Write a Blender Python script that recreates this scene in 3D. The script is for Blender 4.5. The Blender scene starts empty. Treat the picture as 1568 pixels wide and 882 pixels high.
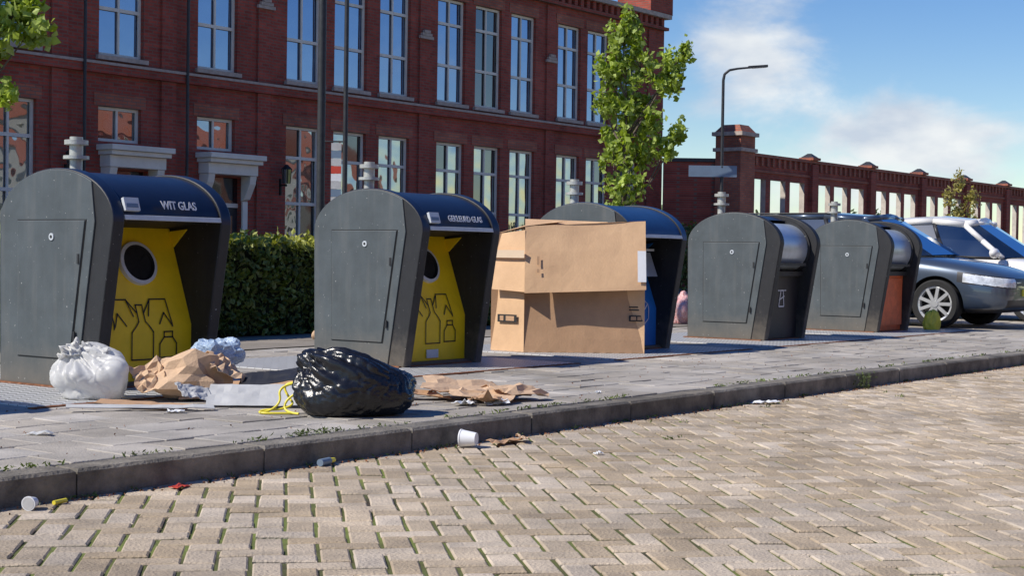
import bpy, bmesh, math, random
import numpy as np
from mathutils import Vector, Matrix, noise
random.seed(7); rng=np.random.default_rng(11)
scene=bpy.context.scene
P=0.13   # pavement height above road

# ---------------------------------------------------------------- materials
def nmat(name,col,rough=.7,var=.25,scale=6,bump=.0,bscale=40,metal=0,spec=.5,island=0,col2=None,coat=0,trans=0,detail=5,scuff=0,stain=0):
    m=bpy.data.materials.new(name); m.use_nodes=True
    nt=m.node_tree; N=nt.nodes; L=nt.links
    b=N['Principled BSDF']
    b.inputs['Roughness'].default_value=rough; b.inputs['Metallic'].default_value=metal
    b.inputs['Specular IOR Level'].default_value=spec
    b.inputs['Coat Weight'].default_value=coat; b.inputs['Coat Roughness'].default_value=.05
    tc=N.new('ShaderNodeTexCoord')
    no=N.new('ShaderNodeTexNoise'); no.inputs['Scale'].default_value=scale; no.inputs['Detail'].default_value=detail
    no.inputs['Roughness'].default_value=.65
    L.new(tc.outputs['Object'],no.inputs['Vector'])
    r=N.new('ShaderNodeValToRGB')
    c=Vector(col[:3]); c2=Vector(col2[:3]) if col2 else c
    r.color_ramp.elements[0].position=.32; r.color_ramp.elements[1].position=.68
    r.color_ramp.elements[0].color=(*(c2*(1-var)),1); r.color_ramp.elements[1].color=(*(c*(1+var)),1)
    L.new(no.outputs['Fac'],r.inputs['Fac'])
    out=r.outputs['Color']
    if island>0:
        g=N.new('ShaderNodeNewGeometry'); mr=N.new('ShaderNodeMapRange')
        mr.inputs['To Min'].default_value=1-island; mr.inputs['To Max'].default_value=1+island
        L.new(g.outputs['Random Per Island'],mr.inputs['Value'])
        hs=N.new('ShaderNodeHueSaturation'); L.new(mr.outputs['Result'],hs.inputs['Value'])
        m2=N.new('ShaderNodeMapRange'); m2.inputs['To Min'].default_value=1.15; m2.inputs['To Max'].default_value=.8
        L.new(g.outputs['Random Per Island'],m2.inputs['Value']); L.new(m2.outputs['Result'],hs.inputs['Saturation'])
        L.new(out,hs.inputs['Color']); out=hs.outputs['Color']
    if stain>0:
        ns=N.new('ShaderNodeTexNoise');ns.inputs['Scale'].default_value=.7;ns.inputs['Detail'].default_value=5;ns.inputs['Roughness'].default_value=.6;L.new(tc.outputs['Object'],ns.inputs['Vector'])
        r1=N.new('ShaderNodeMapRange');r1.inputs['From Min'].default_value=.35;r1.inputs['From Max'].default_value=.65;r1.inputs['To Min'].default_value=1-stain;r1.inputs['To Max'].default_value=1+stain*.6;L.new(ns.outputs['Fac'],r1.inputs['Value'])
        h2=N.new('ShaderNodeHueSaturation');L.new(out,h2.inputs['Color']);L.new(r1.outputs[0],h2.inputs['Value']);out=h2.outputs[0]
    if scuff>0:
        mp=N.new('ShaderNodeMapping');mp.inputs['Scale'].default_value=(9,9,.9);L.new(tc.outputs['Object'],mp.inputs['Vector'])
        ns=N.new('ShaderNodeTexNoise');ns.inputs['Scale'].default_value=1.5;ns.inputs['Detail'].default_value=6;L.new(mp.outputs[0],ns.inputs['Vector'])
        r1=N.new('ShaderNodeMapRange');r1.inputs['From Min'].default_value=.5;r1.inputs['From Max'].default_value=.75;r1.inputs['To Max'].default_value=scuff;L.new(ns.outputs['Fac'],r1.inputs['Value'])
        x1=N.new('ShaderNodeMix');x1.data_type='RGBA';x1.inputs['B'].default_value=(.20,.19,.17,1);L.new(r1.outputs[0],x1.inputs['Factor']);L.new(out,x1.inputs['A'])
        sp=N.new('ShaderNodeSeparateXYZ');L.new(tc.outputs['Object'],sp.inputs[0])
        nz=N.new('ShaderNodeMath');nz.operation='MULTIPLY_ADD';nz.inputs[1].default_value=-.5;L.new(no.outputs['Fac'],nz.inputs[0]);L.new(sp.outputs[2],nz.inputs[2])
        r2=N.new('ShaderNodeMapRange');r2.inputs['From Min'].default_value=-.25;r2.inputs['From Max'].default_value=.10;r2.inputs['To Min'].default_value=.7;r2.inputs['To Max'].default_value=0;L.new(nz.outputs[0],r2.inputs['Value'])
        x2=N.new('ShaderNodeMix');x2.data_type='RGBA';x2.inputs['B'].default_value=(.15,.125,.095,1);L.new(r2.outputs[0],x2.inputs['Factor']);L.new(x1.outputs['Result'],x2.inputs['A'])
        vo=N.new('ShaderNodeTexNoise');vo.inputs['Scale'].default_value=38;vo.inputs['Detail'].default_value=2;L.new(tc.outputs['Object'],vo.inputs['Vector'])
        r3=N.new('ShaderNodeMapRange');r3.inputs['From Min'].default_value=.72;r3.inputs['From Max'].default_value=.75;r3.inputs['To Max'].default_value=.7;L.new(vo.outputs['Fac'],r3.inputs['Value'])
        x3=N.new('ShaderNodeMix');x3.data_type='RGBA';x3.inputs['B'].default_value=(.45,.45,.43,1);L.new(r3.outputs[0],x3.inputs['Factor']);L.new(x2.outputs['Result'],x3.inputs['A'])
        out=x3.outputs['Result']
    L.new(out,b.inputs['Base Color'])
    if bump>0:
        n2=N.new('ShaderNodeTexNoise'); n2.inputs['Scale'].default_value=bscale; n2.inputs['Detail'].default_value=3
        L.new(tc.outputs['Object'],n2.inputs['Vector'])
        bp=N.new('ShaderNodeBump'); bp.inputs['Strength'].default_value=bump; bp.inputs['Distance'].default_value=.02
        L.new(n2.outputs['Fac'],bp.inputs['Height']); L.new(bp.outputs['Normal'],b.inputs['Normal'])
    if trans>0:
        t=N.new('ShaderNodeBsdfTranslucent'); L.new(out,t.inputs['Color'])
        mx=N.new('ShaderNodeMixShader'); mx.inputs['Fac'].default_value=trans
        L.new(b.outputs[0],mx.inputs[1]); L.new(t.outputs[0],mx.inputs[2])
        L.new(mx.outputs[0],N['Material Output'].inputs['Surface'])
    return m

def brickmat(name,c1,c2,mortar,bw=.24,bh=.075,ms=.012,rough=.85,bump=.4,off=.5):
    m=bpy.data.materials.new(name); m.use_nodes=True
    nt=m.node_tree;N=nt.nodes;L=nt.links;b=N['Principled BSDF'];b.inputs['Roughness'].default_value=rough
    b.inputs['Specular IOR Level'].default_value=.25
    tc=N.new('ShaderNodeTexCoord');s=N.new('ShaderNodeSeparateXYZ');L.new(tc.outputs['Object'],s.inputs[0])
    a=N.new('ShaderNodeMath');a.operation='ADD';L.new(s.outputs[0],a.inputs[0]);L.new(s.outputs[1],a.inputs[1])
    c=N.new('ShaderNodeCombineXYZ');L.new(a.outputs[0],c.inputs[0]);L.new(s.outputs[2],c.inputs[1])
    br=N.new('ShaderNodeTexBrick');L.new(c.outputs[0],br.inputs['Vector'])
    br.inputs['Color1'].default_value=(*c1,1);br.inputs['Color2'].default_value=(*c2,1);br.inputs['Mortar'].default_value=(*mortar,1)
    br.inputs['Scale'].default_value=1;br.inputs['Brick Width'].default_value=bw;br.inputs['Row Height'].default_value=bh
    br.inputs['Mortar Size'].default_value=ms;br.inputs['Mortar Smooth'].default_value=.3;br.offset=off
    no=N.new('ShaderNodeTexNoise');no.inputs['Scale'].default_value=.9;no.inputs['Detail'].default_value=7;no.inputs['Roughness'].default_value=.7
    L.new(tc.outputs['Object'],no.inputs['Vector'])
    mr=N.new('ShaderNodeMapRange');mr.inputs['From Min'].default_value=.3;mr.inputs['From Max'].default_value=.7
    mr.inputs['To Min'].default_value=.68;mr.inputs['To Max'].default_value=1.25;L.new(no.outputs['Fac'],mr.inputs['Value'])
    hs=N.new('ShaderNodeHueSaturation');L.new(br.outputs['Color'],hs.inputs['Color']);L.new(mr.outputs[0],hs.inputs['Value'])
    L.new(hs.outputs[0],b.inputs['Base Color'])
    bp=N.new('ShaderNodeBump');bp.inputs['Strength'].default_value=bump;bp.inputs['Distance'].default_value=.01;bp.invert=True
    L.new(br.outputs['Fac'],bp.inputs['Height']);L.new(bp.outputs[0],b.inputs['Normal'])
    return m

def glassmat(name,col,fac=.5,rough=.03,wob=.02,tint=(.85,.9,.95)):
    m=bpy.data.materials.new(name);m.use_nodes=True
    nt=m.node_tree;N=nt.nodes;L=nt.links;b=N['Principled BSDF']
    b.inputs['Roughness'].default_value=.1
    tc=N.new('ShaderNodeTexCoord')
    no=N.new('ShaderNodeTexNoise');no.inputs['Scale'].default_value=1.3;L.new(tc.outputs['Object'],no.inputs['Vector'])
    r=N.new('ShaderNodeValToRGB');c=Vector(col);r.color_ramp.elements[0].color=(*(c*.4),1);r.color_ramp.elements[1].color=(*(c*1.7),1)
    r.color_ramp.elements[0].position=.4;r.color_ramp.elements[1].position=.6
    L.new(no.outputs['Fac'],r.inputs['Fac']);L.new(r.outputs[0],b.inputs['Base Color'])
    g=N.new('ShaderNodeBsdfGlossy');g.inputs['Roughness'].default_value=rough;g.inputs['Color'].default_value=(*tint,1)
    n2=N.new('ShaderNodeTexNoise');n2.inputs['Scale'].default_value=.8;L.new(tc.outputs['Object'],n2.inputs['Vector'])
    bp=N.new('ShaderNodeBump');bp.inputs['Strength'].default_value=wob;bp.inputs['Distance'].default_value=.3
    L.new(n2.outputs['Fac'],bp.inputs['Height']);L.new(bp.outputs[0],g.inputs['Normal'])
    fr=N.new('ShaderNodeFresnel');fr.inputs['IOR'].default_value=1.5
    mr=N.new('ShaderNodeMapRange');mr.inputs['To Min'].default_value=fac;mr.inputs['To Max'].default_value=1;L.new(fr.outputs[0],mr.inputs['Value'])
    mx=N.new('ShaderNodeMixShader');L.new(mr.outputs[0],mx.inputs[0]);L.new(b.outputs[0],mx.inputs[1]);L.new(g.outputs[0],mx.inputs[2])
    L.new(mx.outputs[0],N['Material Output'].inputs['Surface'])
    return m

M={}
M['brick']=brickmat('dark_red_brick',(.40,.082,.055),(.27,.056,.040),(.20,.115,.09))
M['brick2']=brickmat('orange_brick',(.45,.145,.085),(.34,.10,.065),(.20,.14,.11))
M['stone']=nmat('pale_stone',(.42,.35,.30),.8,.2,8,.2)
M['cream']=nmat('cream_paint',(.74,.70,.61),.5,.08,3)
M['reveal_lit']=nmat('sunlit_reveal',(.56,.50,.43),.8,.2,3,.1)  # pale colour paints sunlight onto the arcade reveals
M['glass_up']=glassmat('window_glass_sky',(.02,.03,.05),.38,tint=(.52,.66,.92))
M['glass_lo']=glassmat('window_glass_street',(.04,.04,.045),.33,wob=.14)
M['glass_dk']=glassmat('open_dark_glass',(.008,.008,.01),.08)
M['carglass']=glassmat('car_glass',(.02,.025,.028),.16,.02,0)
M['dark']=nmat('dark_metal',(.03,.032,.036),.5,.25,10,.05)
M['frame']=nmat('bin_frame_charcoal',(.017,.017,.019),.55,.2,9,.08,80,scuff=.05)
M['grey']=nmat('bin_grey_coating',(.078,.093,.100),.55,.10,3.5,.06,90,col2=(.070,.083,.088),scuff=.24)
M['navy']=nmat('navy_hood',(.008,.015,.042),.36,.15,5,.02,80)
M['blue']=nmat('blue_hood',(.014,.055,.16),.40,.15,5,.02,80)
M['yellow']=nmat('yellow_panel',(.90,.62,.010),.42,.07,5,.05,60)
M['bluep']=nmat('blue_panel',(.02,.18,.55),.45,.1,5)
M['orange']=nmat('orange_panel',(.68,.15,.05),.5,.2,7)
M['blackp']=nmat('black_panel',(.022,.022,.026),.45,.2,7)
M['black']=nmat('black_print',(.012,.012,.012),.6,.1)
M['hole']=nmat('hole_rubber',(.008,.008,.008),.8,.1)
M['white']=nmat('white_print',(.76,.77,.78),.6,.05)
M['steel']=nmat('galvanised_steel',(.50,.50,.46),.42,.2,12,.1,metal=.3)
M['drum']=nmat('steel_drum',(.50,.57,.65),.3,.12,5,.02,metal=.45)
M['ring']=nmat('grey_ring',(.58,.62,.65),.4,.1,8)
M['rust']=nmat('rust',(.22,.09,.04),.9,.4,20,.3)
M['conc']=nmat('kerb_concrete',(.215,.19,.155),.9,.28,5,.5,60,island=.10,col2=(.13,.115,.095),stain=.22)
M['slab']=nmat('pavement_slab',(.42,.38,.33),.9,.16,2.2,.4,90,island=.09,col2=(.345,.315,.275),detail=7,stain=.22)
M['paver']=nmat('clay_paver',(.49,.39,.275),.88,.2,3.0,.5,70,island=.17,col2=(.42,.34,.25),detail=7,stain=.18)
M['joint']=nmat('mossy_joint',(.12,.15,.03),1,.45,1.2,.5,60,col2=(.075,.055,.035))
M['base']=nmat('pavement_base',(.09,.08,.065),1,.3,4,.3)
M['parking']=brickmat('parking_pavers',(.29,.255,.215),(.25,.22,.19),(.12,.12,.09),.22,.11,.008)
M['ground']=nmat('ground_grass',(.09,.11,.045),1,.4,.3)
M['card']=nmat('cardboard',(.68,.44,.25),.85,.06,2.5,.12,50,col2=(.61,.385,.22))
M['cardin_shade']=nmat('cardboard_inner_and_shaded',(.46,.28,.16),.85,.12,3,.12,50)  # inner card; also paints the shade on the box's lower front
M['tape']=nmat('packing_tape',(.66,.50,.34),.3,.05)
M['kraft']=nmat('brown_paper',(.60,.41,.26),.8,.1,7,.3,30)
M['wbag']=nmat('white_plastic',(.80,.80,.79),.38,.04,8,0,14,trans=.4)
M['bbag']=nmat('black_plastic',(.010,.010,.012),.27,.2,8,.12,30,spec=.6)
M['blbag']=nmat('blue_white_plastic',(.62,.72,.8),.25,.2,14,.3,20,col2=(.25,.42,.72),trans=.2)
M['rbag']=nmat('red_white_plastic',(.7,.62,.6),.4,.1,18,.3,20,col2=(.6,.08,.08))
M['yel']=nmat('yellow_plastic',(.80,.68,.06),.4,.1)
M['red']=nmat('red_plastic',(.6,.07,.04),.4,.1)
M['board']=nmat('grey_board',(.50,.50,.49),.6,.12,4,.1)
M['leaf']=nmat('tree_leaf',(.44,.54,.075),.5,.22,2.5,island=.3,trans=.5,col2=(.27,.39,.05))
M['leaf_y']=nmat('yellow_leaf',(.45,.40,.10),.5,.3,2.5,island=.3,trans=.4)
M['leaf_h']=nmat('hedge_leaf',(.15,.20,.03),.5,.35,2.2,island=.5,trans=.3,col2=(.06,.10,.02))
M['leaf_lit']=nmat('hedge_sunlit_leaf',(.46,.46,.06),.5,.3,2.2,island=.4,trans=.4,col2=(.27,.32,.04))  # brighter copy of the hedge leaf, sunlight on the top painted in
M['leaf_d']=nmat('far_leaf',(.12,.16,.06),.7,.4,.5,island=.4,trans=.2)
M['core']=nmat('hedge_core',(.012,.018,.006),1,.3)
M['bark']=nmat('bark',(.13,.10,.075),.95,.3,12,.6,30)
M['tile']=nmat('roof_tile',(.33,.11,.06),.8,.25,6)
M['render']=nmat('light_render',(.6,.56,.48),.8,.1,2)
M['sign']=nmat('sign_grey_blue',(.16,.22,.30),.5,.08,4)
m=nmat('tread_plate',(.36,.37,.38),.45,.25,3,metal=.15);M['tread']=m
nt=m.node_tree;N=nt.nodes;L=nt.links
tc=N.new('ShaderNodeTexCoord');mp=N.new('ShaderNodeMapping');mp.inputs['Rotation'].default_value=(0,0,.785);L.new(tc.outputs['Object'],mp.inputs[0])
br=N.new('ShaderNodeTexChecker');br.inputs['Scale'].default_value=15;br.inputs['Color1'].default_value=(.68,.68,.68,1);br.inputs['Color2'].default_value=(.22,.22,.215,1)
L.new(mp.outputs[0],br.inputs['Vector']);bp=N.new('ShaderNodeBump');bp.inputs['Strength'].default_value=.8;bp.inputs['Distance'].default_value=.01
L.new(br.outputs['Fac'],bp.inputs['Height']);L.new(bp.outputs[0],N['Principled BSDF'].inputs['Normal']);L.new(br.outputs['Color'],N['Principled BSDF'].inputs['Base Color'])

# ---------------------------------------------------------------- builders
class MB:
    def __init__(s): s.v=[];s.f=[];s.m=[];s.mats=[]
    def mi(s,k):
        if k not in s.mats: s.mats.append(k)
        return s.mats.index(k)
    def poly(s,pts,mat):
        n=len(s.v); s.v+= [tuple(p) for p in pts]; s.f.append(tuple(range(n,n+len(pts)))); s.m.append(s.mi(mat))
    def box(s,x0,x1,y0,y1,z0,z1,mat,T=None):
        n=len(s.v)
        pts=[(x0,y0,z0),(x1,y0,z0),(x1,y1,z0),(x0,y1,z0),(x0,y0,z1),(x1,y0,z1),(x1,y1,z1),(x0,y1,z1)]
        if T is not None: pts=[tuple(T@Vector(p)) for p in pts]
        s.v+=pts
        for f in ((0,3,2,1),(4,5,6,7),(0,1,5,4),(1,2,6,5),(2,3,7,6),(3,0,4,7)):
            s.f.append(tuple(n+i for i in f)); s.m.append(s.mi(mat))
    def cyl(s,p0,p1,r0,r1,mat,n=16,caps=True):
        p0=Vector(p0);p1=Vector(p1);d=(p1-p0).normalized()
        a=d.orthogonal().normalized();b=d.cross(a);k=len(s.v)
        for p,r in((p0,r0),(p1,r1)):
            for i in range(n):
                t=2*math.pi*i/n; s.v.append(tuple(p+a*math.cos(t)*r+b*math.sin(t)*r))
        for i in range(n):
            j=(i+1)%n; s.f.append((k+i,k+j,k+n+j,k+n+i)); s.m.append(s.mi(mat))
        if caps:
            s.f.append(tuple(k+i for i in reversed(range(n))));s.m.append(s.mi(mat))
            s.f.append(tuple(k+n+i for i in range(n)));s.m.append(s.mi(mat))
    def tube(s,pts,r,mat,n=8):
        for i in range(len(pts)-1):
            r0=r[i] if isinstance(r,(list,tuple)) else r; r1=r[i+1] if isinstance(r,(list,tuple)) else r
            s.cyl(pts[i],pts[i+1],r0,r1,mat,n)
    def extr(s,prof,x0,x1,mat,emats=None,capmat=None):
        n=len(prof);k=len(s.v)
        s.v+=[(x0,y,z) for y,z in prof]+[(x1,y,z) for y,z in prof]
        for i in range(n):
            j=(i+1)%n; s.f.append((k+i,k+n+i,k+n+j,k+j)); s.m.append(s.mi(emats[i] if emats else mat))
        s.f.append(tuple(k+i for i in range(n)));s.m.append(s.mi(capmat or mat))
        s.f.append(tuple(k+n+i for i in reversed(range(n))));s.m.append(s.mi(capmat or mat))
    def obj(s,name,parent=None,smooth=False,bevel=0,fix=True,angle=None):
        me=bpy.data.meshes.new(name); me.from_pydata(s.v,[],s.f)
        for k in s.mats: me.materials.append(M[k])
        me.polygons.foreach_set('material_index',s.m)
        if fix:
            bm=bmesh.new();bm.from_mesh(me);bmesh.ops.recalc_face_normals(bm,faces=bm.faces);bm.to_mesh(me);bm.free()
        o=bpy.data.objects.new(name,me);scene.collection.objects.link(o)
        if parent: o.parent=parent
        if smooth:
            me.polygons.foreach_set('use_smooth',[True]*len(me.polygons))
            if angle: me.set_sharp_from_angle(angle=math.radians(angle))
        if bevel>0:
            b=o.modifiers.new('bevel','BEVEL');b.width=bevel;b.segments=2;b.limit_method='ANGLE';b.angle_limit=math.radians(35)
        return o
def empty(name,loc=(0,0,0),rotz=0,scale=1):
    e=bpy.data.objects.new(name,None);scene.collection.objects.link(e);e.location=loc;e.rotation_euler=(0,0,rotz);e.scale=(scale,)*3
    e.empty_display_size=.2
    return e
def leafmesh(name,C,size,mat,parent=None,asp=.6):
    C=np.asarray(C);n=len(C)
    a=rng.normal(size=(n,3));a/=np.linalg.norm(a,axis=1)[:,None]
    b=rng.normal(size=(n,3));b-=a*(a*b).sum(1)[:,None];b/=np.linalg.norm(b,axis=1)[:,None]
    s=size*(.6+.8*rng.random(n))[:,None]*.5
    c=np.cross(a,b)
    V=np.stack([C-a*s,C+b*s*asp+c*s*.15,C+a*s,C-b*s*asp+c*s*.15],1).reshape(-1,3)
    F=np.arange(4*n).reshape(-1,4)
    me=bpy.data.meshes.new(name);me.from_pydata(V.tolist(),[],F.tolist());me.materials.append(M[mat])
    o=bpy.data.objects.new(name,me);scene.collection.objects.link(o)
    if parent:o.parent=parent
    return o

# ---------------------------------------------------------------- ground, road
def sheet(name,x0,x1,y0,y1,z,mat):
    b=MB();b.poly([(x0,y0,z),(x1,y0,z),(x1,y1,z),(x0,y1,z)],mat);return b.obj(name,fix=False)
sheet('ground',-500,900,-500,900,-.06,'ground')
sheet('road_bed',-60,150,-12,5.9,-.008,'joint')

def blocks(name,rects,mat,gap,inset,zt,depth,jit=.003,tilt=.004):
    V=[];F=[]
    for cx,cy,hx,hy,an in rects:
        g=gap*random.uniform(.7,1.35)
        hx-=g/2;hy-=g/2;k=len(V)
        dz=random.uniform(-jit,jit);tx=random.uniform(-tilt,tilt)/max(hx,.1)*.5;ty=random.uniform(-tilt,tilt)/max(hy,.1)*.5
        an2=random.uniform(-.018,.018) if jit>.0025 else 0
        ca,sa=math.cos(an+an2),math.sin(an+an2)
        for (ii,z) in ((0,-depth),(0,-inset*.8),(inset,0)):
            for sx,sy in((-1,-1),(1,-1),(1,1),(-1,1)):
                lx=sx*(hx-ii);ly=sy*(hy-ii)
                V.append((cx+lx*ca-ly*sa,cy+lx*sa+ly*ca,zt+z+dz+(lx*tx+ly*ty if z>-depth else 0)))
        for q in(0,4):
            for i in range(4):
                j=(i+1)%4;F.append((k+q+i,k+q+j,k+q+4+j,k+q+4+i))
        F.append((k+8,k+9,k+10,k+11))
    me=bpy.data.meshes.new(name);me.from_pydata(V,[],F);me.materials.append(M[mat])
    o=bpy.data.objects.new(name,me);scene.collection.objects.link(o);return o
W=.124;R=[];ang=math.radians(45)
c45=math.cos(ang)
for i in range(-140,330):
    for j in range(-330,140):
        m=(i-j)%4
        if m==0: cx,cy,hx,hy=(i+1)*W,(j+.5)*W,W,W/2
        elif m==3: cx,cy,hx,hy=(i+.5)*W,(j+1)*W,W/2,W
        else: continue
        X=cx*c45-cy*c45;Y=cx*c45+cy*c45
        if -3<X<32 and -2<Y<5.86: R.append((X,Y,hx,hy,ang))
blocks('road',R,'paver',.014,.007,0,.03,.0032,.005)
R=[(x,5.88,.585,.10,0) for x in np.arange(-9,60,1.17)]
blocks('kerb',R,'conc',.012,.018,P,.2,.0024,.004)
sheet('pavement_base',-60,150,5.9,11.75,P-.012,'base')
sheet('parking_area',-60,150,11.75,27.6,P-.003,'parking')
R=[];s=.35
r=0;y=5.985+s/2
while y<11.7:
    o=(r%2)*s/2
    for x in np.arange(-4,36,s): R.append((x+o,y,s/2,s/2,0))
    y+=s;r+=1
blocks('pavement',R,'slab',.011,.005,P,.03,.003,.006)

# weeds in the joints
C=[]
for k in range(240):
    x=random.uniform(2,24);t=random.random()
    if t<.5: y=5.985+random.gauss(0,.01);z=P
    elif t<.9: y=5.765;z=0
    else: y=random.uniform(4.9,5.7);z=-.004
    n=random.randint(4,14)
    for _ in range(n): C.append((x+random.gauss(0,.05),y+random.gauss(0,.010)-(.01 if y<5.8 else 0),z+random.uniform(0,.018)))
for _ in range(150): C.append((12.9+random.gauss(0,.08),5.73+random.gauss(0,.03),random.uniform(0,.14)))
for _ in range(90): C.append((6.2+random.gauss(0,.12),5.98+random.gauss(0,.02),P+random.uniform(0,.03)))
leafmesh('weeds',C,.030,'leaf_h',asp=.3)
C=[(random.uniform(1,24),5.75-abs(random.gauss(0,.05)),.006) for _ in range(1800)]
C+=[(random.uniform(4,20),random.uniform(6.1,8.4),P+.006) for _ in range(500)]
leafmesh('gutter_debris',C,.014,'rust')

# ---------------------------------------------------------------- waste containers
def arc(t0,t1,n,r=0):
    out=[]
    for i in range(n+1):
        t=math.radians(t0+(t1-t0)*i/n);out.append((9.30-(.65-r)*math.cos(t),1.2+(.385-r)*math.sin(t)))
    return out
PT=.26
def panelY(z): return 8.97 if z<.45 else 8.97+(z-.45)*PT/.72
def stroke(b,pts,w,x0,mat,closed=False):
    pts=[Vector(p) for p in pts]
    if closed: pts.append(pts[0])
    for a,c in zip(pts[:-1],pts[1:]):
        d=c-a;n=max(1,int(d.length/.02));nn=Vector((-d.y,d.x)).normalized()*w/2
        e=d.normalized()*w/2
        for i in range(n):
            p=a+d*(i/n)-(e if i==0 else Vector((0,0)));q=a+d*((i+1)/n)+(e if i==n-1 else Vector((0,0)))
            quad=[p-nn,q-nn,q+nn,p+nn]
            b.poly([(x0+t.x,panelY(t.y)-.008,t.y) for t in quad],mat)
def text_on(txt,x,y,z,size,tilt,mat,parent,name):
    cu=bpy.data.curves.new(name,'FONT');cu.body=txt;cu.size=size;cu.align_x='CENTER';cu.offset=size*.02;cu.extrude=.001
    o=bpy.data.objects.new(name,cu);scene.collection.objects.link(o)
    dg=bpy.context.evaluated_depsgraph_get();me=bpy.data.meshes.new_from_object(o.evaluated_get(dg))
    bpy.data.objects.remove(o);me.materials.clear();me.materials.append(M[mat])
    o=bpy.data.objects.new(name,me);scene.collection.objects.link(o)
    o.location=(x,y,z);o.rotation_euler=(math.radians(90-tilt),0,0);o.scale=(.82,1,1);o.parent=parent
def container(X0,kind):
    e=empty('underground_waste_container',(X0,0,P));Wd=1.1;T=.10
    prof=[(8.85,0),(8.65,1.2)]+arc(6,174,26)+[(9.95,1.2),(9.93,0)]
    hood={'glass':'navy','glass2':'navy','paper':'blue','rest':'frame','rest2':'frame'}[kind]
    em=['frame']+[hood]*(len(prof)-4)+['frame']*3
    for nm,x0,x1 in(('side_plate_left',0,T),('side_plate_right',Wd-T,Wd)):
        b=MB();b.extr(prof,x0,x1,'frame',em);b.obj(nm,e,bevel=.010,smooth=True,angle=25)
    skin=[(9.03,.02),(8.84,1.2)]+[(y,z) for y,z in arc(12,172,26,.012) if y>8.84]+[(9.935,1.2),(9.915,.02)]
    for nm,x0,x1 in(('side_skin_left',-.012,0.004),('side_skin_right',Wd-.004,Wd+.012)):
        b=MB();b.extr(skin,x0,x1,'grey');b.obj(nm,e,bevel=.004)
    b=MB()
    b.extr([(9.085,.215),(8.925,1.215),(9.715,1.215),(9.70,.215)],-.0155,-.012,'black')
    b.obj('door_gap',e)
    b=MB();b.extr([(9.093,.223),(8.935,1.207),(9.707,1.207),(9.692,.223)],-.024,-.013,'grey');b.obj('service_door',e,bevel=.004)
    b=MB();b.cyl((-.032,9.30,1.09),(-.02,9.30,1.09),.026,.026,'ring',16);b.cyl((-.034,9.30,1.09),(-.03,9.30,1.09),.012,.012,'black',10)
    for (y,z) in((8.99,.9),(9.03,.35)): b.box(-.03,-.02,y,y+.02,z,z+.07,'frame')
    b.obj('lock',e)
    pm={'glass':'yellow','glass2':'yellow','paper':'bluep','rest':'blackp','rest2':'orange'}[kind]
    x0,x1=T,Wd-T
    if kind in('glass','glass2','paper'):
        pr=[(8.97,.02),(8.97,.45),(8.97+PT,1.17),(8.70,1.23)]+arc(8,172,24,.02)+[(9.93,1.2),(9.91,.02)]
        em=[pm,pm,'frame']+[hood]*(len(pr)-6)+['frame']*3
        b=MB();b.extr(pr,x0,x1,'frame',em);b.obj('body_and_hood',e,bevel=.004,smooth=True,angle=25)
        b=MB();b.extr([(8.645,1.215),(8.655,1.25),(8.68,1.25),(8.69,1.215)],x0+.004,x1-.004,'ring');b.obj('hood_lip',e,bevel=.003)
        b=MB()
        b.extr([(9.02,1.165),(9.235,1.145),(9.17,1.03)],x1-.02,x1-.004,pm)
        b.box(x0,x1,8.9,8.965,.0,.045,'frame')
        if kind!='paper':
            zc=.90;xc=Wd/2+.055;n=36
            yc=panelY(zc);nv=Vector((0,-.72,PT)).normalized()
            c0=Vector((xc,yc,zc))
            u=Vector((1,0,0));v=Vector((0,PT,.72)).normalized()
            for i in range(n):
                t0=2*math.pi*i/n;t1=2*math.pi*(i+1)/n
                f=lambda r,t,h:c0+u*math.cos(t)*r+v*math.sin(t)*r+nv*h
                b.poly([f(.170,t0,-.01),f(.170,t1,-.01),f(.166,t1,.03),f(.166,t0,.03)],'ring')
                b.poly([f(.166,t0,.03),f(.166,t1,.03),f(.140,t1,.035),f(.140,t0,.035)],'ring')
                b.poly([f(.140,t0,.035),f(.140,t1,.035),f(.130,t1,.006),f(.130,t0,.006)],'hole')
            b.poly([f(.132,2*math.pi*i/n,.006) for i in range(n)],'hole')
            for i in range(8):
                t0=2*math.pi*i/8;b.poly([f(.125,t0+.05,.012),f(.125,t0+.7,.012),f(.02,t0+.37,.009)],'hole')
            w=.010;X_=.07
            stroke(b,[(.36,.20),(.36,.40),(.43,.48),(.43,.60),(.49,.60),(.49,.48),(.56,.40),(.56,.20)],w,X_,'black',True)
            stroke(b,[(.20,.64),(.35,.64),(.39,.52)],w,X_,'black')
            stroke(b,[(.20,.64),(.20,.43),(.25,.54),(.31,.45)],w,X_,'black')
            stroke(b,[(.72,.64),(.57,.64),(.53,.52)],w,X_,'black')
            stroke(b,[(.72,.64),(.74,.44),(.68,.54),(.62,.46)],w,X_,'black')
            stroke(b,[(.35,.64),(.43,.54)],w,X_,'black');stroke(b,[(.57,.64),(.49,.54)],w,X_,'black')
            stroke(b,[(.62,.21),(.62,.31),(.66,.36),(.74,.36),(.78,.31),(.78,.21)],w,X_,'black',True)
            stroke(b,[(.66,.36),(.66,.40),(.74,.40),(.74,.36)],w,X_,'black')
            b.box(.44,.60,8.955,8.966,.07,.145,'ring')
        else:
            b.box(x0+.08,x1-.08,9.02,9.18,.86,1.06,'hole')
            b.box(x0+.05,x1-.05,8.98,9.12,1.075,1.10,'ring')
            b.extr([(8.90,.80),(9.0,1.06),(9.03,1.06),(8.94,.80)],x0+.1,x1-.1,'drum')
            w=.012
            stroke(b,[(.35,.5),(.55,.66),(.75,.5),(.75,.34),(.55,.2),(.35,.34)],w,.08,'white',True)
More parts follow.
